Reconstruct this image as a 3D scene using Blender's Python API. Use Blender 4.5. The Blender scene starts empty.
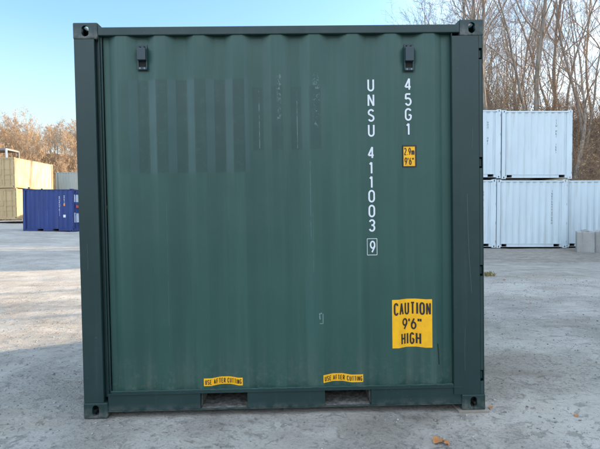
import bpy, bmesh, math, random
import numpy as np
from mathutils import Vector, Matrix, Euler
R = math.radians
scene = bpy.context.scene
COL = scene.collection

# ------------------------------------------------------------------ camera
cam_d = bpy.data.cameras.new('camera')
cam = bpy.data.objects.new('camera', cam_d); COL.objects.link(cam)
_F = Vector((0.0173932, 0.99950809, -0.02609704)); _R = Vector((0.99971502, -0.01781179, -0.01589391)); _U = Vector((0.01635093, 0.02581315, 0.99953306))
m = Matrix.Identity(4)
for i in range(3):
    m[i][0] = _R[i]; m[i][1] = _U[i]; m[i][2] = -_F[i]
m[0][3], m[1][3], m[2][3] = 1.5627, -3.3128, 1.4979
cam.matrix_world = m
cam_d.sensor_width = 36.0; cam_d.lens = 450.0 / 600.0 * 36.0
cam_d.clip_start = 0.05; cam_d.clip_end = 3000
scene.camera = cam

# ------------------------------------------------------------------ light
SUN_AZ = 22.0     # degrees from +x towards +y: the sun stands to the right and a little beyond the container
SUN_EL = 11.5
wd = bpy.data.worlds.new("World"); scene.world = wd; wd.use_nodes = True
nt = wd.node_tree; nt.nodes.clear()
out = nt.nodes.new('ShaderNodeOutputWorld'); bg = nt.nodes.new('ShaderNodeBackground')
sky = nt.nodes.new('ShaderNodeTexSky'); sky.sky_type = 'NISHITA'; sky.sun_disc = False
sky.sun_elevation = R(SUN_EL); sky.sun_rotation = R(90.0 - SUN_AZ)
sky.air_density = 1.0; sky.dust_density = 0.9; sky.ozone_density = 2.2
# thin high cloud on the right, plus unseen cloud added behind the camera
tc = nt.nodes.new('ShaderNodeTexCoord')
mp = nt.nodes.new('ShaderNodeMapping'); mp.inputs['Scale'].default_value = (1.6, 1.6, 4.0)
mp.inputs['Location'].default_value = (0.35, 0.2, 0.0)
nz = nt.nodes.new('ShaderNodeTexNoise'); nz.inputs['Scale'].default_value = 2.2; nz.inputs['Detail'].default_value = 9
nz.inputs['Roughness'].default_value = 0.62; nz.inputs['Distortion'].default_value = 0.4
rp = nt.nodes.new('ShaderNodeValToRGB'); rp.color_ramp.elements[0].position = 0.36; rp.color_ramp.elements[1].position = 0.60
sx = nt.nodes.new('ShaderNodeSeparateXYZ')
mr = nt.nodes.new('ShaderNodeMapRange'); mr.inputs['From Min'].default_value = 0.18; mr.inputs['From Max'].default_value = 0.55
mu = nt.nodes.new('ShaderNodeMath'); mu.operation = 'MULTIPLY'
mx = nt.nodes.new('ShaderNodeMix'); mx.data_type = 'RGBA'; mx.inputs['B'].default_value = (3.3, 3.7, 4.2, 1)
L = nt.links.new
L(tc.outputs['Generated'], mp.inputs['Vector']); L(mp.outputs['Vector'], nz.inputs['Vector']); L(nz.outputs['Fac'], rp.inputs['Fac'])
L(tc.outputs['Generated'], sx.inputs['Vector']); L(sx.outputs['X'], mr.inputs['Value'])
mb = nt.nodes.new('ShaderNodeMapRange'); mb.inputs['From Min'].default_value = 0.15; mb.inputs['From Max'].default_value = -0.35  # cloud behind the camera, added to brighten the container front
L(sx.outputs['Y'], mb.inputs['Value']); mm = nt.nodes.new('ShaderNodeMath'); mm.operation = 'MAXIMUM'; L(mr.outputs['Result'], mm.inputs[0]); L(mb.outputs['Result'], mm.inputs[1])
L(rp.outputs['Color'], mu.inputs[0]); L(mm.outputs[0], mu.inputs[1])
L(mu.outputs[0], mx.inputs['Factor']); hs = nt.nodes.new('ShaderNodeHueSaturation'); hs.inputs['Saturation'].default_value = 1.02; hs.inputs['Value'].default_value = 0.56; hs.inputs['Hue'].default_value = 0.490; L(sky.outputs['Color'], hs.inputs['Color']); L(hs.outputs['Color'], mx.inputs['A']); hz = nt.nodes.new('ShaderNodeMapRange'); hz.inputs['From Min'].default_value = 0.08; hz.inputs['From Max'].default_value = 0.36; hz.inputs['To Min'].default_value = 0.60; hz.inputs['To Max'].default_value = 0.0
L(sx.outputs['Z'], hz.inputs['Value']); mh = nt.nodes.new('ShaderNodeMix'); mh.data_type = 'RGBA'; mh.inputs['B'].default_value = (1.20, 1.32, 1.36, 1)
L(hz.outputs['Result'], mh.inputs['Factor']); L(mx.outputs['Result'], mh.inputs['A']); L(mh.outputs['Result'], bg.inputs['Color'])
bg.inputs['Strength'].default_value = 0.15
L(bg.outputs['Background'], out.inputs['Surface'])

sd = bpy.data.lights.new('sun', 'SUN'); sun = bpy.data.objects.new('sun', sd); COL.objects.link(sun)
sd.energy = 3.0; sd.angle = R(0.5); sd.color = (1.0, 0.74, 0.47)
sdir = Vector((math.cos(R(SUN_EL)) * math.cos(R(SUN_AZ)), math.cos(R(SUN_EL)) * math.sin(R(SUN_AZ)), math.sin(R(SUN_EL))))
sun.rotation_euler = sdir.to_track_quat('Z', 'Y').to_euler(); sun.location = sdir * 60

vs = scene.view_settings
vs.view_transform = 'Standard'; vs.look = 'None'; vs.gamma = 1; vs.use_curve_mapping = False
vs.exposure = 2.52

# ------------------------------------------------------------------ material helpers
def mat(name, col=(0.5, 0.5, 0.5), rough=0.5, metal=0.0, spec=0.5):
    M = bpy.data.materials.new(name); M.use_nodes = True
    b = M.node_tree.nodes['Principled BSDF']
    b.inputs['Base Color'].default_value = (*col, 1); b.inputs['Roughness'].default_value = rough
    b.inputs['Metallic'].default_value = metal; b.inputs['Specular IOR Level'].default_value = spec
    return M, M.node_tree, b
class N:
    """tiny node-graph helper"""
    def __init__(s, t): s.t = t; s.co = t.nodes.new('ShaderNodeTexCoord')
    def noise(s, scale, detail=4, rough=0.55, st=(1, 1, 1), dist=0.0, loc=(0, 0, 0)):
        a = s.t.nodes.new('ShaderNodeMapping'); a.inputs['Scale'].default_value = st; a.inputs['Location'].default_value = loc
        n = s.t.nodes.new('ShaderNodeTexNoise'); n.inputs['Scale'].default_value = scale; n.inputs['Detail'].default_value = detail
        n.inputs['Roughness'].default_value = rough; n.inputs['Distortion'].default_value = dist
        s.t.links.new(s.co.outputs['Object'], a.inputs['Vector']); s.t.links.new(a.outputs['Vector'], n.inputs['Vector'])
        return n.outputs['Fac']
    def vor(s, scale, feat='F1', st=(1, 1, 1), out='Distance'):
        a = s.t.nodes.new('ShaderNodeMapping'); a.inputs['Scale'].default_value = st
        n = s.t.nodes.new('ShaderNodeTexVoronoi'); n.feature = feat; n.inputs['Scale'].default_value = scale
        s.t.links.new(s.co.outputs['Object'], a.inputs['Vector']); s.t.links.new(a.outputs['Vector'], n.inputs['Vector'])
        return n.outputs[out]
    def ramp(s, v, a, b, ca=0.0, cb=1.0):
        n = s.t.nodes.new('ShaderNodeMapRange'); n.inputs['From Min'].default_value = a; n.inputs['From Max'].default_value = b
        n.inputs['To Min'].default_value = ca; n.inputs['To Max'].default_value = cb; n.clamp = True
        s.t.links.new(v, n.inputs['Value']); return n.outputs['Result']
    def math(s, op, a, b=None):
        n = s.t.nodes.new('ShaderNodeMath'); n.operation = op
        for i, v in enumerate((a, b)):
            if v is None: continue
            if isinstance(v, (int, float)): n.inputs[i].default_value = v
            else: s.t.links.new(v, n.inputs[i])
        return n.outputs[0]
    def mix(s, f, a, b):
        n = s.t.nodes.new('ShaderNodeMix'); n.data_type = 'RGBA'
        for k, v in (('Factor', f), ('A', a), ('B', b)):
            if isinstance(v, (int, float)): n.inputs[k].default_value = v
            elif isinstance(v, tuple): n.inputs[k].default_value = (*v, 1)
            else: s.t.links.new(v, n.inputs[k])
        return n.outputs['Result']
    def sep(s):
        n = s.t.nodes.new('ShaderNodeSeparateXYZ'); s.t.links.new(s.co.outputs['Object'], n.inputs[0]); return n.outputs
    def bump(s, h, strength, dist, nrm=None):
        n = s.t.nodes.new('ShaderNodeBump'); n.inputs['Strength'].default_value = strength; n.inputs['Distance'].default_value = dist
        s.t.links.new(h, n.inputs['Height'])
        if nrm is not None: s.t.links.new(nrm, n.inputs['Normal'])
        return n.outputs['Normal']
    def set(s, b, k, v): s.t.links.new(v, b.inputs[k])
    def box(s, x0, x1, z0, z1, soft=0.004):
        X, Y, Z = s.sep()
        r = s.ramp(X, x0 - soft, x0 + soft); r = s.math('MULTIPLY', r, s.ramp(X, x1 - soft, x1 + soft, 1, 0))
        r = s.math('MULTIPLY', r, s.ramp(Z, z0 - soft, z0 + soft)); return s.math('MULTIPLY', r, s.ramp(Z, z1 - soft, z1 + soft, 1, 0))

def paint(name, col, rough=0.42, var=0.25, dirt=(0.22, 0.20, 0.17), dirt_amt=0.35, rust=0.0):
    M, t, b = mat(name, col, rough); n = N(t)
    a = n.noise(1.1, 5, 0.6, (1, 1, 0.35)); st = n.noise(9, 4, 0.6, (1, 1, 0.06))
    c = n.mix(n.ramp(a, 0.3, 0.7), tuple(x * (1 - var) for x in col), tuple(min(1, x * (1 + var * 0.7)) for x in col))
    c = n.mix(n.math('MULTIPLY', n.ramp(st, 0.56, 0.75), dirt_amt), c, dirt)
    if rust > 0:
        r = n.noise(6, 6, 0.7); c = n.mix(n.ramp(r, 0.74 - rust * 0.1, 0.78), c, (0.16, 0.06, 0.025))
    n.set(b, 'Base Color', c)
    n.set(b, 'Roughness', n.ramp(n.noise(4, 5), 0.3, 0.7, rough - 0.07, rough + 0.14))
    n.set(b, 'Normal', n.bump(n.noise(2.6, 3), 0.10, 0.02))
    return M

# green container: faded gloss of the corrugated sheet, with the outlines left by removed decals
GP = (0.019, 0.062, 0.054)
M_gpanel, t_, b_ = mat('green_sheet_paint', GP, 0.36); n_ = N(t_)
s_g = n_.noise(13, 5, 0.65, (1, 1, 0.12), loc=(5, 0, 0))
ghost = n_.math('MULTIPLY', n_.box(0.300, 1.257, 1.805, 2.489, 0.007), n_.ramp(s_g, 0.30, 0.60, 0.70, 1.0))
ghost2 = n_.box(1.272, 1.815, 1.965, 2.43, 0.004)
a_ = n_.noise(0.9, 5, 0.6, (1, 1, 0.4)); s_ = n_.noise(11, 5, 0.62, (1, 1, 0.035)); f_ = n_.noise(55, 4, 0.6)
c_ = n_.mix(n_.ramp(a_, 0.3, 0.7), (0.017, 0.060, 0.050), (0.025, 0.083, 0.069))
c_ = n_.mix(n_.math('MULTIPLY', n_.ramp(s_, 0.52, 0.78), 0.5), c_, (0.046, 0.116, 0.104))
X_, Y_, Z_ = n_.sep()
# water runs and road dust along the bottom of the sheet
c_ = n_.mix(n_.math('MULTIPLY', n_.math('MULTIPLY', n_.ramp(Z_, 0.18, 0.62, 1, 0), n_.ramp(s_, 0.42, 0.66)), 0.45), c_, (0.090, 0.115, 0.095))
flats = n_.math('ADD', n_.ramp(Y_, 0.0135, 0.0165, 1, 0), n_.ramp(Y_, 0.0435, 0.0460))        # decal ghost darkens the flats only, a dark reflection put into the colour
wear_ = n_.ramp(n_.noise(20, 5, 0.7), 0.30, 0.46)
c_ = n_.mix(n_.math('MULTIPLY', n_.math('MULTIPLY', n_.math('MULTIPLY', n_.math('MULTIPLY', ghost, n_.ramp(X_, 0.40, 0.41, 0.35, 1)), flats), wear_), 0.66), c_, (0.013, 0.042, 0.040))
c_ = n_.mix(n_.math('MULTIPLY', n_.math('MULTIPLY', ghost, n_.math('SUBTRACT', 1.0, flats)), 0.35), c_, (0.035, 0.085, 0.100))  # ghost slopes tinted bluer, sky reflection put into the colour
c_ = n_.mix(n_.math('MULTIPLY', n_.math('MULTIPLY', n_.math('MULTIPLY', ghost2, flats), wear_), 0.50), c_, (0.015, 0.046, 0.046))
spl = n_.math('MULTIPLY', n_.ramp(Z_, 0.20, 0.50, 1, 0), n_.ramp(n_.noise(26, 7, 0.75), 0.50, 0.64)); c_ = n_.mix(n_.math('MULTIPLY', spl, 0.35), c_, (0.14, 0.14, 0.125))
# glue residue specks where lettering was peeled off
sp = n_.math('MAXIMUM', n_.box(1.468, 1.494, 2.17, 2.515, 0.01), n_.box(1.735, 1.775, 2.13, 2.515, 0.014))
sp = n_.math('MULTIPLY', sp, n_.ramp(n_.noise(34, 6, 0.75, (1, 1, 0.8), 1.2), 0.53, 0.62))
c_ = n_.mix(n_.math('MULTIPLY', sp, 0.55), c_, (0.22, 0.30, 0.30))
# thin scratches
for (x0, x1, z0, z1, k) in ((1.329, 1.334, 1.981, 2.406, 0.6), (1.610, 1.615, 1.977, 2.403, 0.6), (1.700, 1.704, 1.30, 1.88, 0.35), (1.716, 1.719, 1.05, 1.5, 0.25), (0.640, 0.643, 0.5, 1.6, 0.2)):
    l_ = n_.math('MULTIPLY', n_.box(x0, x1, z0, z1, 0.0015), n_.ramp(n_.noise(14, 4), 0.38, 0.55, 0, k)); c_ = n_.mix(l_, c_, (0.16, 0.24, 0.25))
c_ = n_.mix(n_.math('MULTIPLY', n_.box(0.2, 2.8, 0.2, 2.8), n_.ramp(n_.noise(140, 2), 0.70, 0.76, 0, 0.35)), c_, (0.10, 0.15, 0.14))
n_.set(b_, 'Base Color', c_)
r_ = n_.ramp(n_.noise(3.2, 5), 0.3, 0.7, 0.38, 0.52)
r_ = n_.math('SUBTRACT', r_, n_.math('MULTIPLY', n_.math('MAXIMUM', ghost, n_.math('MULTIPLY', ghost2, 0.6)), 0.08)); n_.set(b_, 'Roughness', r_)
n_.set(b_, 'Normal', n_.bump(n_.noise(60, 3), 0.05, 0.002, n_.bump(n_.noise(2.0, 3, 0.5, (1, 1, 1.0)), 0.35, 0.03)))

M_gframe, t_, b_ = mat('green_frame_paint', (0.012, 0.042, 0.045), 0.4); n_ = N(t_)
a_ = n_.noise(1.4, 5, 0.6); s_ = n_.noise(16, 5, 0.6, (1, 1, 0.05)); X_, Y_, Z_ = n_.sep()
c_ = n_.mix(n_.ramp(a_, 0.3, 0.7), (0.008, 0.028, 0.028), (0.012, 0.040, 0.039))
c_ = n_.mix(n_.math('MULTIPLY', n_.ramp(s_, 0.58, 0.8), 0.3), c_, (0.05, 0.09, 0.09))
dz = n_.math('MULTIPLY', n_.ramp(Z_, 0.0, 0.10, 1, 0), n_.ramp(n_.noise(18, 6, 0.7), 0.40, 0.62))
c_ = n_.mix(n_.math('MULTIPLY', dz, 0.7), c_, (0.17, 0.17, 0.155))
c_ = n_.mix(n_.math('MULTIPLY', n_.ramp(n_.noise(42, 5, 0.7), 0.66, 0.71), 0.5), c_, (0.09, 0.12, 0.11))
c_ = n_.mix(n_.math('MULTIPLY', n_.ramp(n_.noise(13, 6, 0.75, loc=(3, 1, 2)), 0.70, 0.735), 0.8), c_, (0.10, 0.045, 0.022))
n_.set(b_, 'Base Color', c_); n_.set(b_, 'Roughness', n_.ramp(n_.noise(5, 5), 0.3, 0.7, 0.34, 0.52))
n_.set(b_, 'Normal', n_.bump(n_.noise(9, 4), 0.12, 0.006))

M_gseal = paint('green_seal_paint', (0.030, 0.085, 0.075), 0.5)
M_vent, _, _ = mat('vent_plastic', (0.020, 0.042, 0.052), 0.42)
M_black, _, _ = mat('black_shade_and_marks', (0.006, 0.007, 0.007), 0.8)  # painted shade of the vent openings; also bolts and a scratch
M_dust = None
M_dust, t_, b_ = mat('dusty_steel', (0.16, 0.16, 0.15), 0.85); n_ = N(t_)
n_.set(b_, 'Base Color', n_.mix(n_.ramp(n_.noise(22, 6, 0.7), 0.38, 0.62), (0.07, 0.07, 0.065), (0.26, 0.25, 0.23)))
n_.set(b_, 'Normal', n_.bump(n_.noise(60, 4), 0.4, 0.006))
M_white_ink, t_, b_ = mat('white_vinyl', (0.66, 0.72, 0.78), 0.5); n_ = N(t_)
n_.set(b_, 'Base Color', n_.mix(n_.ramp(n_.noise(45, 5, 0.7), 0.60, 0.74), (0.68, 0.73, 0.78), (0.34, 0.42, 0.44)))
M_yellow, t_, b_ = mat('yellow_vinyl', (0.85, 0.42, 0.012), 0.45); n_ = N(t_)
n_.set(b_, 'Base Color', n_.mix(n_.ramp(n_.noise(12, 5, 0.7), 0.45, 0.8), (0.92, 0.47, 0.006), (0.72, 0.35, 0.015)))
M_ink, _, _ = mat('black_vinyl', (0.022, 0.020, 0.022), 0.5)
M_residue, _, _ = mat('glue_residue', (0.16, 0.24, 0.25), 0.6)

# ------------------------------------------------------------------ object helpers
def link(name, me, m=None, parent=None, smooth=False):
    o = bpy.data.objects.new(name, me); COL.objects.link(o)
    if m is not None and not me.materials: me.materials.append(m)
    if parent is not None: o.parent = parent
    if smooth:
        me.polygons.foreach_set('use_smooth', [True] * len(me.polygons))
    return o
def obj(name, bm, m, parent=None, smooth=False, recalc=True):
    if recalc: bmesh.ops.recalc_face_normals(bm, faces=bm.faces)
    me = bpy.data.meshes.new(name); bm.to_mesh(me); bm.free()
    return link(name, me, m, parent, smooth)
def np_obj(name, V, F, m, parent=None, smooth=False):
    me = bpy.data.meshes.new(name)
    V = np.asarray(V, np.float32); F = np.asarray(F, np.int32)
    me.vertices.add(len(V)); me.vertices.foreach_set('co', V.ravel())
    k = F.shape[1]; me.loops.add(F.size); me.loops.foreach_set('vertex_index', F.ravel())
    me.polygons.add(len(F)); me.polygons.foreach_set('loop_start', np.arange(len(F), dtype=np.int32) * k)
    me.update(calc_edges=True)
    return link(name, me, m, parent, smooth)
def empty(name, label, cat, loc=(0, 0, 0), rz=0.0, group=None):
    o = bpy.data.objects.new(name, None); COL.objects.link(o); o.location = loc; o.rotation_euler = (0, 0, rz)
    o.empty_display_size = 0.2
    return tag(o, label, cat, group)
def tag(o, label=None, cat=None, group=None, kind=None):
    if label: o['label'] = label
    if cat: o['category'] = cat
    if group: o['group'] = group
    if kind: o['kind'] = kind
    return o
def box(bm, x0, x1, y0, y1, z0, z1, bev=0.0, rot=None):
    r = bmesh.ops.create_cube(bm, size=1.0)
    vs_ = r['verts']
    bmesh.ops.scale(bm, verts=vs_, vec=(x1 - x0, y1 - y0, z1 - z0))
    if rot is not None: bmesh.ops.rotate(bm, verts=vs_, cent=(0, 0, 0), matrix=rot)
    bmesh.ops.translate(bm, verts=vs_, vec=((x0 + x1) / 2, (y0 + y1) / 2, (z0 + z1) / 2))
    if bev > 0:
        es = {e for v in vs_ for e in v.link_edges}
        bmesh.ops.bevel(bm, geom=list(es), offset=bev, segments=2, profile=0.6, affect='EDGES')
def cyl(bm, p0, p1, r, n=10, r2=None):
    p0 = Vector(p0); p1 = Vector(p1); d = p1 - p0
    M = Matrix.Translation((p0 + p1) / 2) @ d.to_track_quat('Z', 'Y').to_matrix().to_4x4()
    bmesh.ops.create_cone(bm, cap_ends=True, segments=n, radius1=r, radius2=r if r2 is None else r2, depth=d.length, matrix=M)

# ------------------------------------------------------------------ ISO corner casting (hollow, with apertures)
CX, CY, CZ = 0.178, 0.162, 0.118
def make_casting():
    bm = bmesh.new(); box(bm, 0, CX, 0, CY, 0, CZ, 0.010)
    body = obj('c', bm, None)
    cuts = []
    def cutter(fn):
        b = bmesh.new(); fn(b); o = obj('k', b, None); cuts.append(o)
    cutter(lambda b: box(b, 0.028, CX - 0.022, 0.028, CY - 0.022, 0.028, CZ - 0.022))
    def slot(b, c, axis, half, r, up):     # stadium prism through one wall
        pts = []
        for k in range(24):
            a = 2 * math.pi * k / 24; pts.append((r * math.cos(a), r * math.sin(a) + (half if math.sin(a) >= 0 else -half)))
        rings = []
        for s in (-0.05, 0.05):
            ring = []
            for (u, v) in pts:
                if axis == 'y': p = (c[0] + u, c[1] + s, c[2] + v)
                elif axis == 'x': p = (c[0] + s, c[1] + u, c[2] + v)
                else: p = (c[0] + u, c[1] + v, c[2] + s)
                ring.append(b.verts.new(p))
            rings.append(ring)
        b.faces.new(rings[0]); b.faces.new(list(reversed(rings[1])))
        for i in range(24):
            j = (i + 1) % 24; b.faces.new((rings[0][i], rings[0][j], rings[1][j], rings[1][i]))
    cutter(lambda b: slot(b, (0.089, 0.0, 0.057), 'y', 0.014, 0.0255, 0))
    cutter(lambda b: slot(b, (0.0, 0.081, 0.057), 'x', 0.014, 0.0255, 0))
    cutter(lambda b: slot(b, (0.089, 0.081, CZ), 'z', 0.03, 0.030, 0))
    for c in cuts:
        md = body.modifiers.new('b', 'BOOLEAN'); md.operation = 'DIFFERENCE'; md.object = c; md.solver = 'EXACT'
    dg = bpy.context.evaluated_depsgraph_get(); dg.update()
    me = bpy.data.meshes.new_from_object(body.evaluated_get(dg))
    for o in cuts + [body]:
        d = o.data; bpy.data.objects.remove(o); bpy.data.meshes.remove(d)
    return me
CAST = make_casting()
_castc = {}
def casting(parent, m, Lx, Wy, Hz, sx, sy, sz):
    """corner casting at corner sx,sy,sz (0/1) of a container; canonical one is the x0,y0,top corner"""
    key = (sx, sy, sz, m.name)
    if key not in _castc:
        bm = bmesh.new(); bm.from_mesh(CAST)
        for v in bm.verts:
            if sx: v.co.x = -v.co.x
            if sy: v.co.y = -v.co.y
            if not sz: v.co.z = CZ - v.co.z
        bmesh.ops.recalc_face_normals(bm, faces=bm.faces)
        me = bpy.data.meshes.new('corner_casting'); bm.to_mesh(me); bm.free(); me.materials.clear(); me.materials.append(m)
        _castc[key] = me
    o = bpy.data.objects.new('corner_casting', _castc[key]); COL.objects.link(o); o.parent = parent
    o.location = (Lx * sx, Wy * sy, (Hz - CZ) if sz else 0)
    return o

# corrugation: depth below the outer flat, as a function of the distance along the wall
PITCH = 0.2807
def corr(u, c0=0.482, pitch=PITCH, deep=0.036, slope=0.066, flat=0.072):
    d = abs((u - c0 + pitch / 2) % pitch - pitch / 2)
    if d <= flat / 2: return deep
    if d <= flat / 2 + slope: return deep * (1 - (d - flat / 2) / slope)
    return 0.0
def corr_breaks(a, b, c0=0.482, pitch=PITCH, slope=0.066, flat=0.072):
    xs = [a, b]; k = math.floor((a - c0) / pitch) - 1
    while c0 + k * pitch < b + pitch:
        c = c0 + k * pitch
        for d in (-flat / 2 - slope, -flat / 2, flat / 2, flat / 2 + slope):
            if a < c + d < b: xs.append(c + d)
        k += 1
    return sorted(set(round(x, 5) for x in xs))
def corr_sheet(a, b, z0, z1, mapf, thick=0.004, **kw):
    bm = bmesh.new(); kw2 = {k: v for k, v in kw.items() if k != 'deep'}
    xs = []
    br = corr_breaks(a, b, **kw2)
    for i, x in enumerate(br):                       # rounded press-formed bends
        if 0 < i < len(br) - 1: xs += [x - 0.007, x, x + 0.007]
        else: xs.append(x)
    fr, bk = [], []
    for x in xs:
        d = (corr(x - 0.007, **kw) + 2 * corr(x, **kw) + corr(x + 0.007, **kw)) / 4
        fr.append((bm.verts.new(mapf(x, d, z0)), bm.verts.new(mapf(x, d, z1))))
        bk.append((bm.verts.new(mapf(x, d + thick, z0)), bm.verts.new(mapf(x, d + thick, z1))))
    for i in range(len(xs) - 1):
        f = bm.faces.new((fr[i][0], fr[i + 1][0], fr[i + 1][1], fr[i][1])); f.smooth = True
        f = bm.faces.new((bk[i + 1][0], bk[i][0], bk[i][1], bk[i + 1][1])); f.smooth = True
    return bm

# ------------------------------------------------------------------ stroke lettering that follows the sheet
def arc(cx, cy, rx, ry, a0, a1, n=10):
    return [(cx + rx * math.cos(R(a0 + (a1 - a0) * i / n)), cy + ry * math.sin(R(a0 + (a1 - a0) * i / n))) for i in range(n + 1)]
GL = {
 'U': [[(0, 1), (0, 0.25)] + arc(.5, .25, .5, .25, 180, 360)[1:] + [(1, 1)]],
 'N': [[(0, 0), (0, 1)], [(0, 1), (1, 0)], [(1, 0), (1, 1)]],
 'S': [arc(.5, .75, .5, .25, 25, 180) + arc(.5, .5, .5, .02, 180, 181, 1) [:0] + [(.08, .62), (.92, .40)] + arc(.5, .25, .5, .25, 0, -155)],
 '4': [[(.72, 0), (.72, 1), (0, .28), (0, .25), (1, .25)]],
 '1': [[(.2, .82), (.55, 1), (.55, 0)]],
 '0': [arc(.5, .72, .5, .28, 0, 180) + arc(.5, .28, .5, .28, 180, 360) + [(1, .72)]],
 '3': [arc(.5, .76, .48, .24, 160, -80) + [(.4, .52)], [(.4, .52)] + arc(.5, .27, .5, .27, 80, -160)],
 '9': [arc(.5, .69, .5, .31, 0, 360, 18), [(1, .69), (.98, .5), (.35, 0)]],
 '6': [arc(.5, .31, .5, .31, 0, 360, 18), [(0, .31), (.02, .5), (.65, 1)]],
 '5': [[(.92, 1), (.08, 1), (.02, .55), (.25, .62)] + arc(.5, .31, .5, .31, 80, -155)],
 '2': [arc(.5, .73, .5, .27, 160, -20) + [(0, 0), (1, 0)]],
 'G': [arc(.5, .72, .5, .28, 25, 180) + arc(.5, .28, .5, .28, 180, 360) + [(1, .45), (.55, .45)]],
 'C': [arc(.5, .72, .5, .28, 20, 180) + arc(.5, .28, .5, .28, 180, 340)],
 'A': [[(0, 0), (.5, 1), (1, 0)], [(.18, .33), (.82, .33)]],
 'T': [[(0, 1), (1, 1)], [(.5, 1), (.5, 0)]],
 'I': [[(.5, 0), (.5, 1)]],
 'O': [arc(.5, .72, .5, .28, 0, 180) + arc(.5, .28, .5, .28, 180, 360) + [(1, .72)]],
 'H': [[(0, 0), (0, 1)], [(1, 0), (1, 1)], [(0, .52), (1, .52)]],
 'E': [[(1, 1), (0, 1), (0, 0), (1, 0)], [(0, .52), (.85, .52)]],
 'F': [[(1, 1), (0, 1), (0, 0)], [(0, .52), (.85, .52)]],
 'R': [[(0, 0), (0, 1), (.55, 1)] + arc(.55, .75, .45, .25, 90, -90) + [(0, .5)], [(.5, .5), (1, 0)]],
 'm': [[(0, 0), (0, .62)], [(0, .45)] + arc(.25, .42, .25, .2, 180, 0, 6) + [(.5, 0)], [(.5, .45)] + arc(.75, .42, .25, .2, 180, 0, 6) + [(1, 0)]],
 '.': [[(.5, 0), (.5, .06)]],
 "'": [[(.5, 1), (.5, .74)]],
 '"': [[(.1, 1), (.1, .74)], [(.9, 1), (.9, .74)]],
}
STK = [0]
def stroke(bm, pts, w, surf):
    cuts = []
    for i in range(1, len(pts) - 1):
        a = (pts[i][0] - pts[i - 1][0], pts[i][1] - pts[i - 1][1]); b = (pts[i + 1][0] - pts[i][0], pts[i + 1][1] - pts[i][1])
        la, lb = math.hypot(*a), math.hypot(*b)
        if la > 1e-6 and lb > 1e-6 and (a[0] * b[0] + a[1] * b[1]) / la / lb < 0.55: cuts.append(i)
    if cuts:
        c = [0] + cuts + [len(pts) - 1]
        for i, j in zip(c[:-1], c[1:]): stroke(bm, pts[i:j + 1], w, surf)
        return
    # resample
    P = []
    for (a, b) in zip(pts[:-1], pts[1:]):
        d = math.hypot(b[0] - a[0], b[1] - a[1])
        if d < 1e-6: continue
        k = max(1, int(d / 0.006))
        for i in range(k): P.append((a[0] + (b[0] - a[0]) * i / k, a[1] + (b[1] - a[1]) * i / k))
    P.append(pts[-1])
    if len(P) < 2: return
    rows = []
    STK[0] = (STK[0] + 1) % 9; lift = 0.00016 * STK[0]
    closed = math.hypot(P[0][0] - P[-1][0], P[0][1] - P[-1][1]) < 1e-4
    for i, p in enumerate(P):
        if closed and i in (0, len(P) - 1): t0 = (P[-1][0] - P[-2][0], P[-1][1] - P[-2][1]); t1 = (P[1][0] - P[0][0], P[1][1] - P[0][1])
        else:
            t0 = (p[0] - P[max(i - 1, 0)][0], p[1] - P[max(i - 1, 0)][1]); t1 = (P[min(i + 1, len(P) - 1)][0] - p[0], P[min(i + 1, len(P) - 1)][1] - p[1])
        def nrm(t):
            l = math.hypot(*t); return (t[0] / l, t[1] / l) if l > 1e-9 else None
        a, b = nrm(t0), nrm(t1); a = a or b; b = b or a
        tx, ty = a[0] + b[0], a[1] + b[1]; l = math.hypot(tx, ty)
        if l < 0.3: tx, ty = b; l = 1
        tx /= l; ty /= l
        k = min(1.5, 1 / max(0.5, tx * b[0] + ty * b[1]))
        nx, ny = -ty, tx
        rows.append([bm.verts.new(Vector(surf(p[0] + nx * w * k * s, p[1] + ny * w * k * s)) - Vector((0, lift, 0))) for s in (-.5, -.25, 0, .25, .5)])
    for r0, r1 in zip(rows[:-1], rows[1:]):
        for j in range(4): bm.faces.new((r0[j], r0[j + 1], r1[j + 1], r1[j]))
def glyph(bm, ch, x, z, w, h, sw, surf):
    """x,z = lower left of the character box"""
    for pl in GL[ch]:
        stroke(bm, [(x + sw / 2 + u * (w - sw), z + sw / 2 + v * (h - sw)) for (u, v) in pl], sw, surf)
def word(bm, s, x0, x1, z, h, sw, surf, gap=0.28):
    wid = {'I': 0.35, '1': 0.6, '.': 0.35, "'": 0.35, '"': 0.7, ' ': 0.45, 'm': 1.15}
    ws = [wid.get(c, 1.0) for c in s]; tot = sum(ws) + gap * (len(s) - 1); k = (x1 - x0) / tot; x = x0
    for c, w in zip(s, ws):
        if c != ' ': glyph(bm, c, x, z, w * k, h, sw, surf)
        x += (w + gap) * k
def sheet_surf(off, base=0.012):
    return lambda x, z: (x, base + (corr(x - .006) + 2 * corr(x) + corr(x + .006)) / 4 - off, z)
def decal_plate(bm, x0, x1, z0, z1, surf, corner=0.0, nz=2):
    xs = sorted(set([x0, x1] + [x0 + (x1 - x0) * i / 40 for i in range(41)])); rows = []
    for x in xs: rows.append([bm.verts.new(surf(x, z0 + (z1 - z0) * j / nz)) for j in range(nz + 1)])
    for a, b in zip(rows[:-1], rows[1:]):
        for j in range(nz): bm.faces.new((a[j], b[j], b[j + 1], a[j + 1]))

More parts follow.
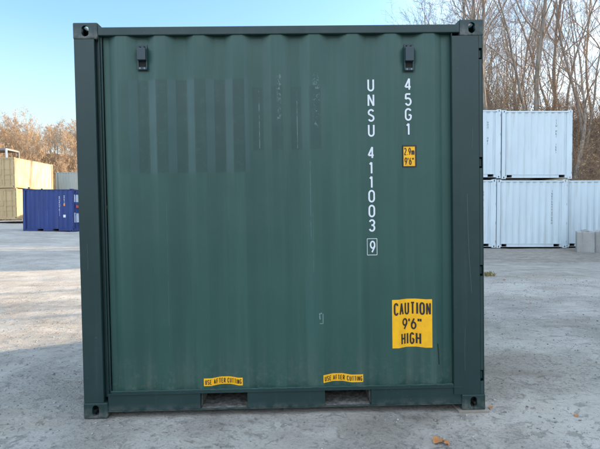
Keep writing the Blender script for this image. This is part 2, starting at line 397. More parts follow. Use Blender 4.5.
# ------------------------------------------------------------------ the container builder
def container(name, label, cat, loc, rz, Lx, Hz, mp_, mf_, group=None, pockets=True, hero=False, Wy=2.438, tilt=0.0, tilty=0.0, ends=False):
    t = empty(name, label, cat, loc, rz, group); t.rotation_euler = (tilty, tilt, rz)
    for a in (0, 1):
        for b in (0, 1):
            for c in (0, 1): casting(t, mf_, Lx, Wy, Hz, a, b, c)
    zb, zt = 0.176, Hz - 0.093
    # posts
    for a in (0, 1):
        for b in (0, 1):
            bm = bmesh.new()
            if a == 0:
                box(bm, 0.004, 0.150, 0.004, 0.010, CZ, Hz - CZ); box(bm, 0.004, 0.010, 0.0105, 0.165, CZ, Hz - CZ)
                box(bm, 0.144, 0.150, 0.0105, 0.045, CZ, Hz - CZ)
                box(bm, 0.1505, 0.180, 0.040, 0.046, zb - .03, Hz - .06); box(bm, 0.176, 0.182, 0.016, 0.0395, zb - .03, Hz - .06)
                box(bm, 0.1825, 0.196, 0.030, 0.036, zb - .03, Hz - .06)
            else:
                X0, X1 = Lx - 0.236, Lx - 0.006
                ns = (0.217, 1.006, 1.807, 2.606) if Hz > 2.7 else (0.217, 0.92, 1.64, 2.32)
                box(bm, X0, X1 - 0.030, 0.004, 0.012, CZ, Hz - CZ)                       # face left of the hinge slots
                z = CZ
                for s in ns:
                    box(bm, X1 - 0.0295, X1 - .0065, 0.004, 0.012, z, s); z = s + 0.082
                box(bm, X1 - 0.0295, X1 - .0065, 0.004, 0.012, z, Hz - CZ); box(bm, X1 - .006, X1, 0.004, 0.044, CZ, Hz - CZ)
                for s in ns:                                                             # hinge lug seen in the slot
                    box(bm, X1 - 0.022, X1 - 0.008, 0.020, 0.044, s + .014, s + 0.070, 0.002)
                box(bm, X0, X0 + 0.006, 0.0125, 0.052, zb - .03, Hz - .062)
                box(bm, X1 - 0.05, X1 - 0.002, 0.045, 0.060, CZ, Hz - CZ)
            if b:
                for v in bm.verts: v.co.y = Wy - v.co.y
            if hero:
                bmesh.ops.bevel(bm, geom=[e for e in bm.edges if e.calc_length() > 0.2], offset=0.0022, segments=2, affect='EDGES')
            obj('corner_post', bm, mf_, t)
    # inner gap filler closing the corner by the right post
    # rails
    xa, xb = CX, Lx - CX
    for b in (0, 1):
        bm = bmesh.new(); box(bm, xa, xb, 0.004, 0.064, Hz - 0.093, Hz - 0.033, 0.006)
        for (x0, s) in ((xa, 1), (xb, -1)):                                              # weld gussets up to the castings
            v = [bm.verts.new(p) for p in ((x0, 0.006, Hz - .034), (x0 + s * .030, 0.006, Hz - .034), (x0, 0.006, Hz - .004), (x0, 0.06, Hz - .034), (x0 + s * .030, 0.06, Hz - .034), (x0, 0.06, Hz - .004))]
            for f in ((0, 1, 2), (3, 5, 4), (0, 3, 4, 1), (1, 4, 5, 2), (0, 2, 5, 3)): bm.faces.new([v[i] for i in f])
        if b:
            for v in bm.verts: v.co.y = Wy - v.co.y
        obj('top_rail', bm, mf_, t)
        # bottom rail: a channel, cut by the fork pockets
        mid = Lx / 2; pk = ((mid - 0.637, mid - 0.287), (mid + 0.291, mid + 0.639)) if pockets else ()
        if Lx > 4 and pockets: pk = ((mid - 1.2, mid - 0.85), (mid + 0.85, mid + 1.2))
        if ends: pk = ((0.215, 0.44), (Lx - 0.56, Lx - 0.30))
        bm = bmesh.new(); z0 = 0.046
        segs = []; x = xa
        for (p0, p1) in pk: segs.append((x, p0)); x = p1
        segs.append((x, xb))
        for (s0, s1) in segs:
            box(bm, s0, s1, 0.014, 0.019, z0 + 0.0055, zb - 0.0055)                      # web
            box(bm, s0, s1, 0.004, 0.060, z0, z0 + 0.005)                                # lower flange
            if s0 > xa + .01: box(bm, s0, s0 + 0.005, 0.0195, 0.060, z0 + .0055, zb - .0055)
            if s1 < xb - .01: box(bm, s1 - 0.005, s1, 0.0195, 0.060, z0 + .0055, zb - .0055)
        box(bm, xa, xb, 0.002, 0.060, zb - 0.005, zb + 0.003, 0.0015)                    # upper flange, continuous
        box(bm, xa + .03, xb - .06, 0.0035, 0.0080, zb + 0.0035, zb + 0.022, 0.0012)
        for (p0, p1) in pk: box(bm, p0 + .0005, p1 - .0005, 0.006, 0.010, z0, z0 + 0.012)
        if b:
            for v in bm.verts: v.co.y = Wy - v.co.y
        obj('bottom_rail', bm, mf_, t)
        if b == 0:
            for (p0, p1) in pk:
                bm = bmesh.new()
                box(bm, p0 + .0055, p1 - .0055, 0.012, Wy - 0.012, z0 + .001, z0 + 0.005)          # floor plate
                fp = obj('fork_pocket', bm, M_dust, t)
                bm = bmesh.new()
                for (a0, a1) in ((p0 - .001, p0 + .003), (p1 - .003, p1 + .001)): box(bm, a0, a1, 0.062, Wy - 0.062, z0 + .006, zb - .007)
                box(bm, p0 + .0035, p1 - .0035, 0.062, Wy - 0.062, zb - .012, zb - .008)
                obj('pocket_lining', bm, M_dust, fp)
    for a in (0, 1):
        bm = bmesh.new(); x0, x1 = (0.004, 0.064) if a == 0 else (Lx - 0.064, Lx - 0.004)
        box(bm, x0, x1, CY, Wy - CY, Hz - 0.10, Hz - 0.02, 0.005); obj('top_rail', bm, mf_, t)
        bm = bmesh.new(); box(bm, x0, x1, CY, Wy - CY, 0.02, zb, 0.005); obj('bottom_rail', bm, mf_, t)
    # side panels, end panel, roof, floor
    pa, pb = 0.197, Lx - 0.228
    bm = corr_sheet(pa, pb, zb + 0.0035, zt - 0.0005, lambda x, d, z: (x, 0.012 + d, z)); front = obj('side_panel', bm, mp_, t, recalc=False)
    bm = corr_sheet(pa, pb, zb + 0.0035, zt - 0.0005, lambda x, d, z: (x, Wy - 0.012 - d, z)); obj('side_panel', bm, mp_, t, recalc=False)
    bm = corr_sheet(0.16, Wy - 0.16, zb + 0.0005, Hz - 0.1005, lambda x, d, z: (0.012 + d, x, z)); obj('end_panel', bm, mp_, t, recalc=False)
    bm = corr_sheet(0.065, Lx - 0.065, 0.065, Wy - 0.065, lambda x, d, z: (x, z, Hz - 0.036 - d * .5)); obj('roof_panel', bm, mp_, t, recalc=False)
    bm = bmesh.new(); box(bm, 0.066, Lx - 0.066, 0.066, Wy - 0.066, zb - .006, zb); obj('floor_panel', bm, M_dust, t)
    # doors with lock rods at x = Lx
    for s in (0, 1):
        y0, y1 = (0.10, Wy / 2 - 0.006) if s == 0 else (Wy / 2 + 0.006, Wy - 0.10)
        xd = Lx - 0.075; bm = bmesh.new()
        box(bm, xd, xd + 0.045, y0, y0 + 0.1, 0.18, Hz - 0.105, 0.003); box(bm, xd, xd + 0.045, y1 - 0.1, y1, 0.18, Hz - 0.105, 0.003)
        box(bm, xd + .001, xd + 0.044, y0 + 0.1, y1 - 0.1, 0.18, 0.28, 0.003); box(bm, xd + .001, xd + 0.044, y0 + 0.1, y1 - 0.1, Hz - 0.205, Hz - 0.105, 0.003)
        k = 5; z = 0.281; hh = (Hz - 0.206 - 0.281) / k
        for i in range(k):
            box(bm, xd + .010 + .018 * (i % 2), xd + 0.014 + .018 * (i % 2), y0 + 0.1, y1 - 0.1, z + i * hh, z + (i + 1) * hh)
        door = obj('door', bm, mp_, t)
        for f in (0.28, 0.72):
            y = y0 + (y1 - y0) * f; bm = bmesh.new(); cyl(bm, (xd + .062, y, 0.06), (xd + .062, y, Hz - 0.06), 0.017, 8)
            for zz in (0.4, 1.0, 1.6, 2.2): box(bm, xd + .0455, xd + .072, y - .04, y + .04, zz, zz + .05, .003)
            box(bm, xd + .064, xd + .076, y, y + 0.42, 1.12, 1.16)
            obj('lock_rod', bm, mf_, door)
        for zz in (0.25, 1.05, 1.85, Hz - .29):
            yy = 0.06 if s == 0 else Wy - 0.10
            bm = bmesh.new(); cyl(bm, (Lx - .03, yy + .02, zz - .07), (Lx - .03, yy + .02, zz + .07), 0.014, 8); box(bm, Lx - .029, Lx - .022, min(yy, yy + .12 * (1 if s == 0 else -1)) + .02, max(yy, yy + .12 * (1 if s == 0 else -1)) + .02, zz - .05, zz + .05)
            obj('hinge', bm, mf_, door)
    return t, front

# ------------------------------------------------------------------ the green container
hero, hside = container('shipping_container', 'large dark green shipping container filling the picture, with caution decals', 'container',
    (0, 0, 0), 0, 2.991, 2.896, M_gpanel, M_gframe, hero=True)
# lighter seal bead along the foot of the sheet
bm = bmesh.new()
S = sheet_surf(0.004)
stroke(bm, [(0.205 + i * .01, 0.1995) for i in range(255)], 0.007, lambda x, z: (x, 0.0025 - 0.0015 * math.sin(x * 37) * math.sin(x * 91), z + 0.0012 * math.sin(x * 63) + 0.001 * math.sin(x * 171))); obj('weld_bead', bm, M_gseal, hside, recalc=False)

def vent(xc, z0, z1):
    base = 0.048; bm = bmesh.new(); w = 0.035
    box(bm, xc - w, xc + w, base - 0.006, base - 0.001, z0, z1, 0.0015)                                # back plate
    v = obj('vent', bm, M_vent, hero)
    bm = bmesh.new(); h0, h1 = z0 + 0.072, z1 - 0.030
    box(bm, xc - .031, xc + .031, base - 0.040, base - 0.0065, h0, h1, 0.004)
    obj('vent_hood', bm, M_vent, v)
    bm = bmesh.new(); box(bm, xc - .028, xc + .028, base - 0.010, base - 0.0063, z0 + 0.030, h0 - .001); obj('vent_opening_shade', bm, M_black, v)  # black box in the opening, its inner shade put into colour
    for sx_ in (-1, 1):
        bm = bmesh.new(); box(bm, xc + sx_ * .031 - .004, xc + sx_ * .031 + .004, base - 0.016, base - 0.0065, z0 + .012, z1 - .02, .001); obj('vent_rib', bm, M_vent, v)
    bm = bmesh.new(); box(bm, xc - .033, xc + .033, base - 0.022, base - 0.0065, z0 + 0.006, z0 + 0.026, .002); obj('vent_lip', bm, M_vent, v)
    for sx_ in (-1, 1):
        bm = bmesh.new(); cyl(bm, (xc + sx_ * .016, base - .0065, z1 - .015), (xc + sx_ * .016, base - .012, z1 - .015), .0055, 8); obj('bolt', bm, M_black, v)
    bm = bmesh.new(); box(bm, xc - .021, xc - .012, base - .0235, base - .0223, z0 + .010, z0 + .022); obj('bolt', bm, M_residue, v)
    bm = bmesh.new(); box(bm, xc + .012, xc + .021, base - .0235, base - .0223, z0 + .010, z0 + .022); obj('bolt', bm, M_residue, v)
vent(0.485, 2.556, 2.745); vent(2.447, 2.530, 2.735)

SW = 0.0125
SL = sheet_surf(0.0022)
def column_text(s, xc, tops, w, h, sw, parent, name='lettering'):
    bm = bmesh.new()
    for ch, zt_ in zip(s, tops): glyph(bm, ch, xc - w / 2, zt_ - h, w, h, sw, SL)
    return obj(name, bm, M_white_ink, parent, recalc=False)
tops = [2.484, 2.372, 2.260, 2.149]
a = column_text('UNSU', 2.163, tops, 0.050, 0.094, SW, hside, 'owner_code')
b = column_text('411003', 2.160, [1.985, 1.871, 1.765, 1.660, 1.549, 1.441], 0.050, 0.094, SW, hside, 'serial_number')
bm = bmesh.new(); glyph(bm, '9', 2.142, 1.188, 0.042, 0.092, 0.011, SL)
bx = [(2.122, 1.173), (2.196, 1.173), (2.196, 1.295), (2.122, 1.295)]
for p, q in zip(bx, bx[1:] + bx[:1]): stroke(bm, [p, q], 0.004, SL)
obj('check_digit', bm, M_white_ink, hside, recalc=False)
column_text('45G1', 2.441, [2.488, 2.374, 2.264, 2.155], 0.052, 0.094, SW, hside, 'type_code')

def decal(x0, x1, z0, z1, lines, label, border=False, ink=M_ink):
    bm = bmesh.new(); decal_plate(bm, x0, x1, z0, z1, sheet_surf(0.0015)); d = obj('decal', bm, M_yellow, hside, recalc=False); d['label'] = label
    bm = bmesh.new()
    for (s, a, b, z, h, sw, g) in lines: word(bm, s, a, b, z, h, sw, sheet_surf(0.0030), g)
    obj('lettering', bm, ink, d, recalc=False)
    if border:
        bm = bmesh.new(); e = 0.004
        pts = [(x0, z0), (x1, z0), (x1, z1), (x0, z1)]
        for p, q in zip(pts, pts[1:] + pts[:1]):
            ex = e if p[1] == q[1] else 0; s_ = 1 if q[0] > p[0] else -1
            stroke(bm, [(p[0] - ex * s_, p[1]), (q[0] + ex * s_, q[1])] if ex else [p, q], 0.009, sheet_surf(0.0038))
        obj('border', bm, ink, d, recalc=False)
    return d
x0, x1 = 2.297, 2.597
decal(x0, x1, 0.474, 0.838, [('CAUTION', x0 + .012, x1 - .010, 0.719, 0.096, .0125, .22), ("9'6\"", x0 + .080, x1 - .075, 0.606, 0.088, .0120, .12), ('HIGH', x0 + .070, x1 - .080, 0.494, 0.090, .0125, .26)], 'yellow square decal reading CAUTION 9\'6" HIGH')
x0, x1 = 2.396, 2.492
decal(x0, x1, 1.829, 1.984, [('2.9m', x0 + .010, x1 - .008, 1.915, 0.055, .0065, .16), ("9'6\"", x0 + .014, x1 - .012, 1.842, 0.056, .0065, .16)], 'small yellow decal reading 2.9m 9\'6"', True)
for (x0, x1, z0, z1) in ((0.888, 1.176, 0.222, 0.279), (1.778, 2.076, 0.226, 0.284)):
    decal(x0, x1, z0, z1, [('USE AFTER CUTTING', x0 + .010, x1 - .008, z0 + .010, 0.037, .0048, .30)], 'yellow strip decal reading USE AFTER CUTTING')
# residue of a small peeled sticker
bm = bmesh.new(); S = sheet_surf(0.0016)
for pl in ([(1.756, .672), (1.781, .672), (1.781, .745)], [(1.757, .75), (1.757, .71)]): stroke(bm, pl, 0.006, S)
for (px_, pz_) in ((1.757, .742), (1.757, .722), (1.768, .748), (1.759, .708)): decal_plate(bm, px_ - .005, px_ + .005, pz_ - .005, pz_ + .005, S)
obj('sticker_residue', bm, M_residue, hside, recalc=False)
bm = bmesh.new(); S = sheet_surf(0.0012); stroke(bm, [(2.640, .50), (2.646, .43), (2.651, .34)], .007, S); obj('scratch_mark', bm, M_black, hside, recalc=False)

M_faint, _, _ = mat('paint_scratch', (0.045, 0.085, 0.088), 0.5)
PS = lambda x, z: (x, 0.0032, z)
for pl, w in (([(2.862, 1.62), (2.866, 1.40), (2.874, 1.15), (2.892, 0.88)], .004), ([(2.842, 0.62), (2.836, 0.45), (2.839, 0.30)], .003), ([(2.905, 2.1), (2.901, 1.95)], .003), ([(0.06, 1.30), (0.064, 1.18), (0.061, 1.1)], .003)):
    bm = bmesh.new(); stroke(bm, pl, w, PS); obj('scratch_mark', bm, M_faint, hero, recalc=False)

# timber bearer under the right-hand corner
M_wood = paint('weathered_timber', (0.27, 0.24, 0.20), 0.85, 0.35)
bm = bmesh.new(); box(bm, 2.785, 3.014, -0.016, 0.20, -0.022, -0.0005, 0.003)
o = obj('timber_pad', bm, M_wood); tag(o, 'thin weathered board under the bottom right corner of the green container', 'board')

# ------------------------------------------------------------------ ground
rng = np.random.default_rng(7)
def sstep(a, b, v):
    t = np.clip((v - a) / (b - a), 0, 1); return t * t * (3 - 2 * t)
_G = rng.random((256, 256))
def vnoise(x, y):
    xi = np.floor(x).astype(int); yi = np.floor(y).astype(int); fx = x - xi; fy = y - yi
    fx = fx * fx * (3 - 2 * fx); fy = fy * fy * (3 - 2 * fy)
    g = lambda a, b: _G[a % 256, b % 256]
    return (g(xi, yi) * (1 - fx) + g(xi + 1, yi) * fx) * (1 - fy) + (g(xi, yi + 1) * (1 - fx) + g(xi + 1, yi + 1) * fx) * fy - 0.5
def fbm(x, y, o=4):
    s = 0; a = 1
    for i in range(o): s = s + a * vnoise(x * 2 ** i + 17 * i, y * 2 ** i + 31 * i); a *= 0.5
    return s
def hill(x, y):
    x = np.asarray(x, float); y = np.asarray(y, float)
    yb = 60 - 40.5 * sstep(-14, 5, x)                       # foot of the wooded bank behind the yard
    yb = yb - 0.6 * np.clip(-x - 30, 0, 30)
    wob = 1.5 * fbm(x * 0.06, y * 0.06, 3)
    h1 = (6.5 + 2.0 * sstep(4, 14, x) + 6.5 * sstep(8, 25, -x)) * sstep(0, 1, (y - yb + wob) / (14 + 18 * sstep(2, 20, -x)))
    h2 = 6.0 * sstep(0, 22, x - 27 + wob)
    h3 = 7.0 * sstep(0, 22, -30 - y + wob)  # unseen bank behind the camera, added to darken the reflections
    return np.maximum(np.maximum(h1, h2), h3) * (1 + 0.25 * fbm(x * 0.05 + 9, y * 0.05, 3))
def terrain(x, y):
    x = np.asarray(x, float); y = np.asarray(y, float)
    w = sstep(3.5, 15, np.hypot(x - 1.5, y - 1))
    t = np.where(x < 1.5, -0.042 * np.maximum(x - 1.5, -26), -0.017 * np.minimum(x - 1.5, 30)) * w
    h = hill(x, y)
    near = 1 - sstep(0, 0.35, np.maximum(np.maximum(-x, x - 2.99), np.maximum(-y, y - 2.44)))   # flat under the container
    b = 0.030 * fbm(x * 0.55, y * 0.55, 3) + 0.014 * fbm(x * 2.3 + 5, y * 2.3, 3) + 0.007 * fbm(x * 9, y * 9 + 3, 2)
    # old wheel ruts on the right of the yard
    for (cx, cy, ang, off) in ((7, 9, 0.30, 0), (7, 9, 0.30, 1.9), (6, 6, -0.15, 0)):
        dd = -(x - cx) * math.sin(ang) + (y - cy) * math.cos(ang) + 0.02 * (x - cx) ** 2 - off
        b = b - 0.035 * np.exp(-(dd / 0.16) ** 2) * (0.6 + vnoise(x * 2, y * 2)) * sstep(3.4, 4.6, x)
    b = b * (1 - 0.96 * near) - 0.004
    b = b - 0.014 * np.exp(-(((x - 2.9) / .5) ** 2 + ((y + .02) / .35) ** 2))
    return t + h + b * 1.0 + np.where(h > 0.3, 0.25 * fbm(x * 0.4, y * 0.4, 3), 0)
def tz(x, y): return float(terrain(np.array([x]), np.array([y]))[0])
def lines(a, b, fine, far, grow):
    v = list(np.arange(a, b + 1e-6, fine)); s = fine
    hi = [b]; s = fine
    while hi[-1] < far: s = min(s * grow, 40); hi.append(hi[-1] + s)
    lo = [a]; s = fine
    while lo[-1] > -far: s = min(s * grow, 40); lo.append(lo[-1] - s)
    return np.array(sorted(set(lo[1:] + v + hi[1:])))
gx = lines(-3.4, 6.6, 0.03, 900, 1.045); gy = lines(-2.2, 5.0, 0.03, 900, 1.04)
XX, YY = np.meshgrid(gx, gy, indexing='ij')
ZZ = terrain(XX, YY)
nx_, ny_ = XX.shape
V = np.stack([XX, YY, ZZ], -1).reshape(-1, 3)
idx = np.arange(nx_ * ny_).reshape(nx_, ny_)
Fq = np.stack([idx[:-1, :-1], idx[1:, :-1], idx[1:, 1:], idx[:-1, 1:]], -1).reshape(-1, 4)
M_ground, t_, b_ = mat('yard_gravel', (0.3, 0.3, 0.3), 0.95, spec=0.2); n_ = N(t_)
big = n_.noise(0.35, 6, 0.6, dist=0.5); mid = n_.noise(2.4, 7, 0.65); fine = n_.noise(38, 6, 0.72); fin2 = n_.noise(150, 3, 0.7)
streak = n_.noise(1.3, 7, 0.68, (0.5, 1.4, 1), 0.2)
rub = n_.ramp(n_.noise(0.9, 6, 0.6, loc=(4, 2, 0), dist=0.8), 0.42, 0.60)            # where the surface is stony rather than dusty
crk = n_.ramp(n_.noise(8.5, 9, 0.76, dist=0.5), 0.56, 0.66)
c_ = n_.mix(n_.ramp(big, 0.34, 0.66), (0.340, 0.320, 0.288), (0.475, 0.455, 0.420))
c_ = n_.mix(n_.ramp(mid, 0.44, 0.64, 0, 0.7), c_, (0.48, 0.465, 0.435))
c_ = n_.mix(n_.ramp(n_.noise(0.55, 7, 0.7, (.7, 1.3, 1), loc=(8, 3, 0)), 0.50, 0.64, 0, 0.6), c_, (0.34, 0.295, 0.245))
c_ = n_.mix(n_.ramp(streak, 0.50, 0.70, 0, 0.55), c_, (0.225, 0.200, 0.170))
c_ = n_.mix(n_.math('MULTIPLY', crk, n_.ramp(rub, 0, 1, .08, .42)), c_, (0.150, 0.143, 0.130))
c_ = n_.mix(n_.math('MULTIPLY', n_.ramp(fine, 0.51, 0.66, 0, 0.75), n_.ramp(rub, 0, 1, .45, 1)), c_, (0.13, 0.125, 0.115))
Xg, Yg, Zg = n_.sep()
soil = n_.math('ADD', n_.math('SUBTRACT', Yg, n_.math('MULTIPLY', n_.noise(0.5, 6, 0.65, (.6, 1, 1)), 9.0)), 0.0)      # darker soil near the foot of the bank
soil = n_.math('MULTIPLY', n_.ramp(soil, 2.5, 6.5), n_.ramp(Xg, -2.0, 2.0))
c_ = n_.mix(n_.math('MULTIPLY', soil, 0.72), c_, n_.mix(n_.ramp(n_.noise(5, 8, 0.75), .4, .6), (0.130, 0.112, 0.092), (0.27, 0.245, 0.215)))
c_ = n_.mix(n_.ramp(fin2, 0.55, 0.75, 0, 0.4), c_, (0.50, 0.49, 0.465))
# leaf litter on the wooded bank
at_ = t_.nodes.new('ShaderNodeAttribute'); at_.attribute_name = 'litter'
lit = n_.mix(n_.ramp(n_.noise(2.2, 8, 0.75), 0.35, 0.65), (0.075, 0.045, 0.028), (0.24, 0.155, 0.10))
c_ = n_.mix(at_.outputs['Fac'], c_, lit)
n_.set(b_, 'Base Color', c_)
h_ = n_.math('MULTIPLY', n_.math('ADD', n_.math('MULTIPLY', fine, 0.9), n_.math('MULTIPLY', fin2, 0.35)), n_.ramp(rub, 0, 1, .35, 1)); h_ = n_.math('SUBTRACT', h_, n_.math('MULTIPLY', crk, 0.25))
n_.set(b_, 'Normal', n_.bump(h_, 0.95, 0.026, n_.bump(mid, 0.6, 0.05)))
g = np_obj('ground', V, Fq, M_ground, smooth=True); g['kind'] = 'structure'
la = g.data.attributes.new('litter', 'FLOAT', 'POINT'); la.data.foreach_set('value', sstep(0.25, 1.1, hill(XX, YY).ravel() + 0.5 * fbm(XX.ravel() * .5, YY.ravel() * .5, 3)).astype(np.float32))

# loose stones over the near ground, far too many to count
bm = bmesh.new(); bmesh.ops.create_icosphere(bm, subdivisions=1, radius=1.0)
IV = np.array([v.co[:] for v in bm.verts]); IF = np.array([[v.index for v in f.verts] for f in bm.faces]); bm.free()
n = 26000
sxp = rng.uniform(-3.5, 8.0, n * 2); syp = -2.4 + 9.5 * rng.random(n * 2) ** 1.7
keep = ~((sxp > -0.02) & (sxp < 3.02) & (syp > -0.02) & (syp < 2.46)); keep &= vnoise(sxp * 1.3, syp * 1.3) + 0.9 * rng.random(len(sxp)) > 0.38
sxp, syp = sxp[keep][:n], syp[keep][:n]; n = len(sxp)
sr = 0.0020 + 0.0085 * rng.random(n) ** 4.0 + 0.012 * (rng.random(n) > 0.985) * rng.random(n)
sz_ = terrain(sxp, syp)
jit = IV[None] * (1 + 0.35 * (rng.random((n, len(IV), 1)) - .5)) * sr[:, None, None] * (np.array([1, 1, .6]) * (0.7 + .6 * rng.random((n, 1, 3))))
V = jit + np.stack([sxp, syp, sz_ + sr * 0.25], -1)[:, None, :]
Fs = IF[None] + (np.arange(n) * len(IV))[:, None, None]
M_stone, t_, b_ = mat('gravel_stone', (0.3, 0.3, 0.3), 0.9, spec=0.25); n_ = N(t_)
n_.set(b_, 'Base Color', n_.mix(n_.ramp(n_.noise(23, 2), 0.35, 0.65), (0.15, 0.145, 0.135), (0.42, 0.41, 0.39)))
o = np_obj('gravel', V.reshape(-1, 3), Fs.reshape(-1, 3), M_stone); tag(o, kind='stuff', label='loose grey gravel scattered over the dusty yard', cat='gravel')

# fallen leaves
M_leafb, t_, b_ = mat('dead_leaf_brown', (0.36, 0.15, 0.05), 0.75); n_ = N(t_)
n_.set(b_, 'Base Color', n_.mix(n_.noise(60, 3), (0.26, 0.10, 0.035), (0.50, 0.24, 0.09)))
def leaf(x, y, s, rz, label, wide=0.55):
    bm = bmesh.new(); k = 9; L_, Rr, C_ = [], [], []
    for i in range(k):
        u = i / (k - 1); w = math.sin(math.pi * u ** 0.85) * wide * 0.5 * (1 + .22 * math.sin(i * 2.6)) + 0.01
        zc = 0.12 * math.sin(u * 3.0); C_.append(bm.verts.new(((u - .5) * s, 0, zc * s)))
        L_.append(bm.verts.new(((u - .5) * s, w * s, (zc + .16 * w / wide + .1 * math.sin(i * 1.7)) * s))); Rr.append(bm.verts.new(((u - .5) * s, -w * s, (zc + .3 * w / wide) * s)))
    for i in range(k - 1):
        bm.faces.new((C_[i], C_[i + 1], L_[i + 1], L_[i])); bm.faces.new((C_[i], Rr[i], Rr[i + 1], C_[i + 1]))
    o = obj('dead_leaf', bm, M_leafb, recalc=False, smooth=True); o.location = (x, y, tz(x, y) + 0.05 * s + .003); o.rotation_euler = (R(6), R(-5), rz)
    return tag(o, label, 'leaf')
leaf(2.49, -0.44, 0.085, 0.5, 'curled orange brown dead leaf at the bottom edge, right of the centre', 0.8)
leaf(2.53, -0.46, 0.06, 2.1, 'smaller dead leaf overlapping the curled orange leaf near the bottom edge', 0.6)
leaf(3.055, 0.06, 0.05, 1.0, 'small orange leaf beside the bottom right corner of the green container', 0.6)
bm = bmesh.new(); rw = random.Random(3)
for k in range(70):
    a = rw.uniform(0, 6.28); q = rw.uniform(0, .10); h = rw.uniform(.05, .13); bx_, by_ = q * math.cos(a) * 1.6, q * math.sin(a); tx_, ty_ = bx_ + rw.uniform(-.06, .06), by_ + rw.uniform(-.06, .06)
    w = .006; p = [bm.verts.new(v) for v in ((bx_ - w, by_, 0), (bx_ + w, by_, 0), ((bx_ + tx_) / 2 + w, (by_ + ty_) / 2, h * .65), (tx_, ty_, h), ((bx_ + tx_) / 2 - w, (by_ + ty_) / 2, h * .65))]
    bm.faces.new(p)
M_weed, _, _ = mat('dry_weed', (0.24, 0.20, 0.08), 0.8)
o = obj('weed_tuft', bm, M_weed, recalc=False); o.location = (6.04, 6.90, tz(6.04, 6.9)); tag(o, 'low dry weed tuft on the gravel just right of the green container', 'weed')
leaf(-1.55, 1.05, 0.05, 1.7, 'small brown leaf on the shaded gravel left of the container', 0.5)
leaf(4.15, -0.05, 0.045, 2.6, 'tiny dark leaf on pale dust at lower right', 0.5)

rl = random.Random(21)
for k in range(30):
    x_, y_ = ((rl.uniform(3.2, 7.5), rl.uniform(-.3, 7)) if k % 3 else (rl.uniform(-3.2, -.3), rl.uniform(-.3, 4)))
    o = leaf(x_, y_, rl.uniform(.03, .055), rl.uniform(0, 6), 'tiny brown leaf fragment lying on the open gravel of the yard', rl.uniform(.4, .8)); o['group'] = 'tiny leaf fragments on the gravel'

# ------------------------------------------------------------------ other containers
M_white = paint('white_container_paint', (0.55, 0.64, 0.695), 0.5, 0.08, (0.33, 0.28, 0.22), 0.38, rust=0.35)
M_blue = paint('blue_container_paint', (0.012, 0.036, 0.17), 0.42, 0.2, (0.15, 0.17, 0.25), 0.25)
M_beige = paint('beige_container_paint', (0.43, 0.315, 0.17), 0.42, 0.12, (0.36, 0.24, 0.10), 0.35, rust=0.2)
M_grey = paint('grey_container_paint', (0.30, 0.36, 0.36), 0.55, 0.12)
M_pale = paint('pale_blue_container_paint', (0.42, 0.48, 0.60), 0.5, 0.12)
M_orange, _, _ = mat('orange_vinyl', (0.75, 0.25, 0.03), 0.5)
M_red, _, _ = mat('red_vinyl', (0.50, 0.06, 0.05), 0.5)
M_grime, _, _ = mat('worn_dark_ink', (0.10, 0.12, 0.14), 0.6)
def vertical_marks(parent, xc, z1, z0, w, m, seed, sw=0.012, gaps=()):
    """column of worn characters on a side sheet, too small and worn to read"""
    r = random.Random(seed); bm = bmesh.new(); z = z1
    while z > z0:
        if not any(a < z < b for a, b in gaps):
            k = r.choice((0, 1, 2, 3)); h = 0.085
            if k != 1: stroke(bm, [(xc - w / 2, z), (xc - w / 2, z - h)], sw, SL)
            if k in (1, 3): stroke(bm, [(xc, z), (xc, z - h)], sw, SL)
            if k in (0, 2): stroke(bm, [(xc + w / 2, z), (xc + w / 2, z - h)], sw, SL)
            if k != 1: stroke(bm, [(xc - w / 2, z - r.choice((0, .5, 1)) * h), (xc + w / 2, z - r.choice((0, .5, 1)) * h)], sw, SL)
        elif len(bm.verts): obj('lettering', bm, m, parent, recalc=False); bm = bmesh.new()
        z -= 0.112
    return obj('lettering', bm, m, parent, recalc=False)
def plate(parent, name, x0, x1, z0, z1, m, off=0.002):
    bm = bmesh.new(); decal_plate(bm, x0, x1, z0, z1, sheet_surf(off)); return obj(name, bm, m, parent, recalc=False)

GW = 'pale white containers along the back of the yard'
wb = (10.27, 15.60); LL = 2.991
t, s = container('shipping_container', 'white container, upper one of the stack beside the bare trees', 'container', (10.46, 15.62, 2.79), R(-0.6), LL, 2.896, M_white, M_white, GW, ends=True, tilt=R(0.7))
vertical_marks(s, 2.30, 2.5, 1.1, .045, M_grime, 3, gaps=((2.1, 2.25), (1.55, 1.75)))
t, s = container('shipping_container', 'white container on the ground directly beneath the upper one by the bare trees', 'container', (10.22, 15.62, -0.13), R(-1.0), LL, 2.896, M_white, M_white, GW, ends=True, tilt=R(0.9))
vertical_marks(s, 2.34, 2.45, 1.1, .045, M_grime, 4)
t, s = container('shipping_container', 'white container at the right edge, standing on the ground behind the concrete blocks', 'container', (13.23, 15.75, -0.17), R(-1.2), LL, 2.896, M_white, M_white, GW, ends=True, tilt=R(0.6))
t, s = container('shipping_container', 'upper white container half hidden by the right edge of the green container', 'container', (7.43, 15.60, 2.86), R(0.4), LL, 2.896, M_white, M_white, GW, ends=True, tilt=R(0.7))
vertical_marks(s, 2.44, 2.4, 1.4, .045, M_grime, 5, gaps=((1.8, 2.1),))
t, s = container('shipping_container', 'lower white container half hidden by the right edge of the green container', 'container', (7.20, 15.60, -0.075), R(0.0), LL, 2.896, M_white, M_white, GW, ends=True, tilt=R(0.8))
vertical_marks(s, 2.44, 2.4, 0.9, .045, M_grime, 6)

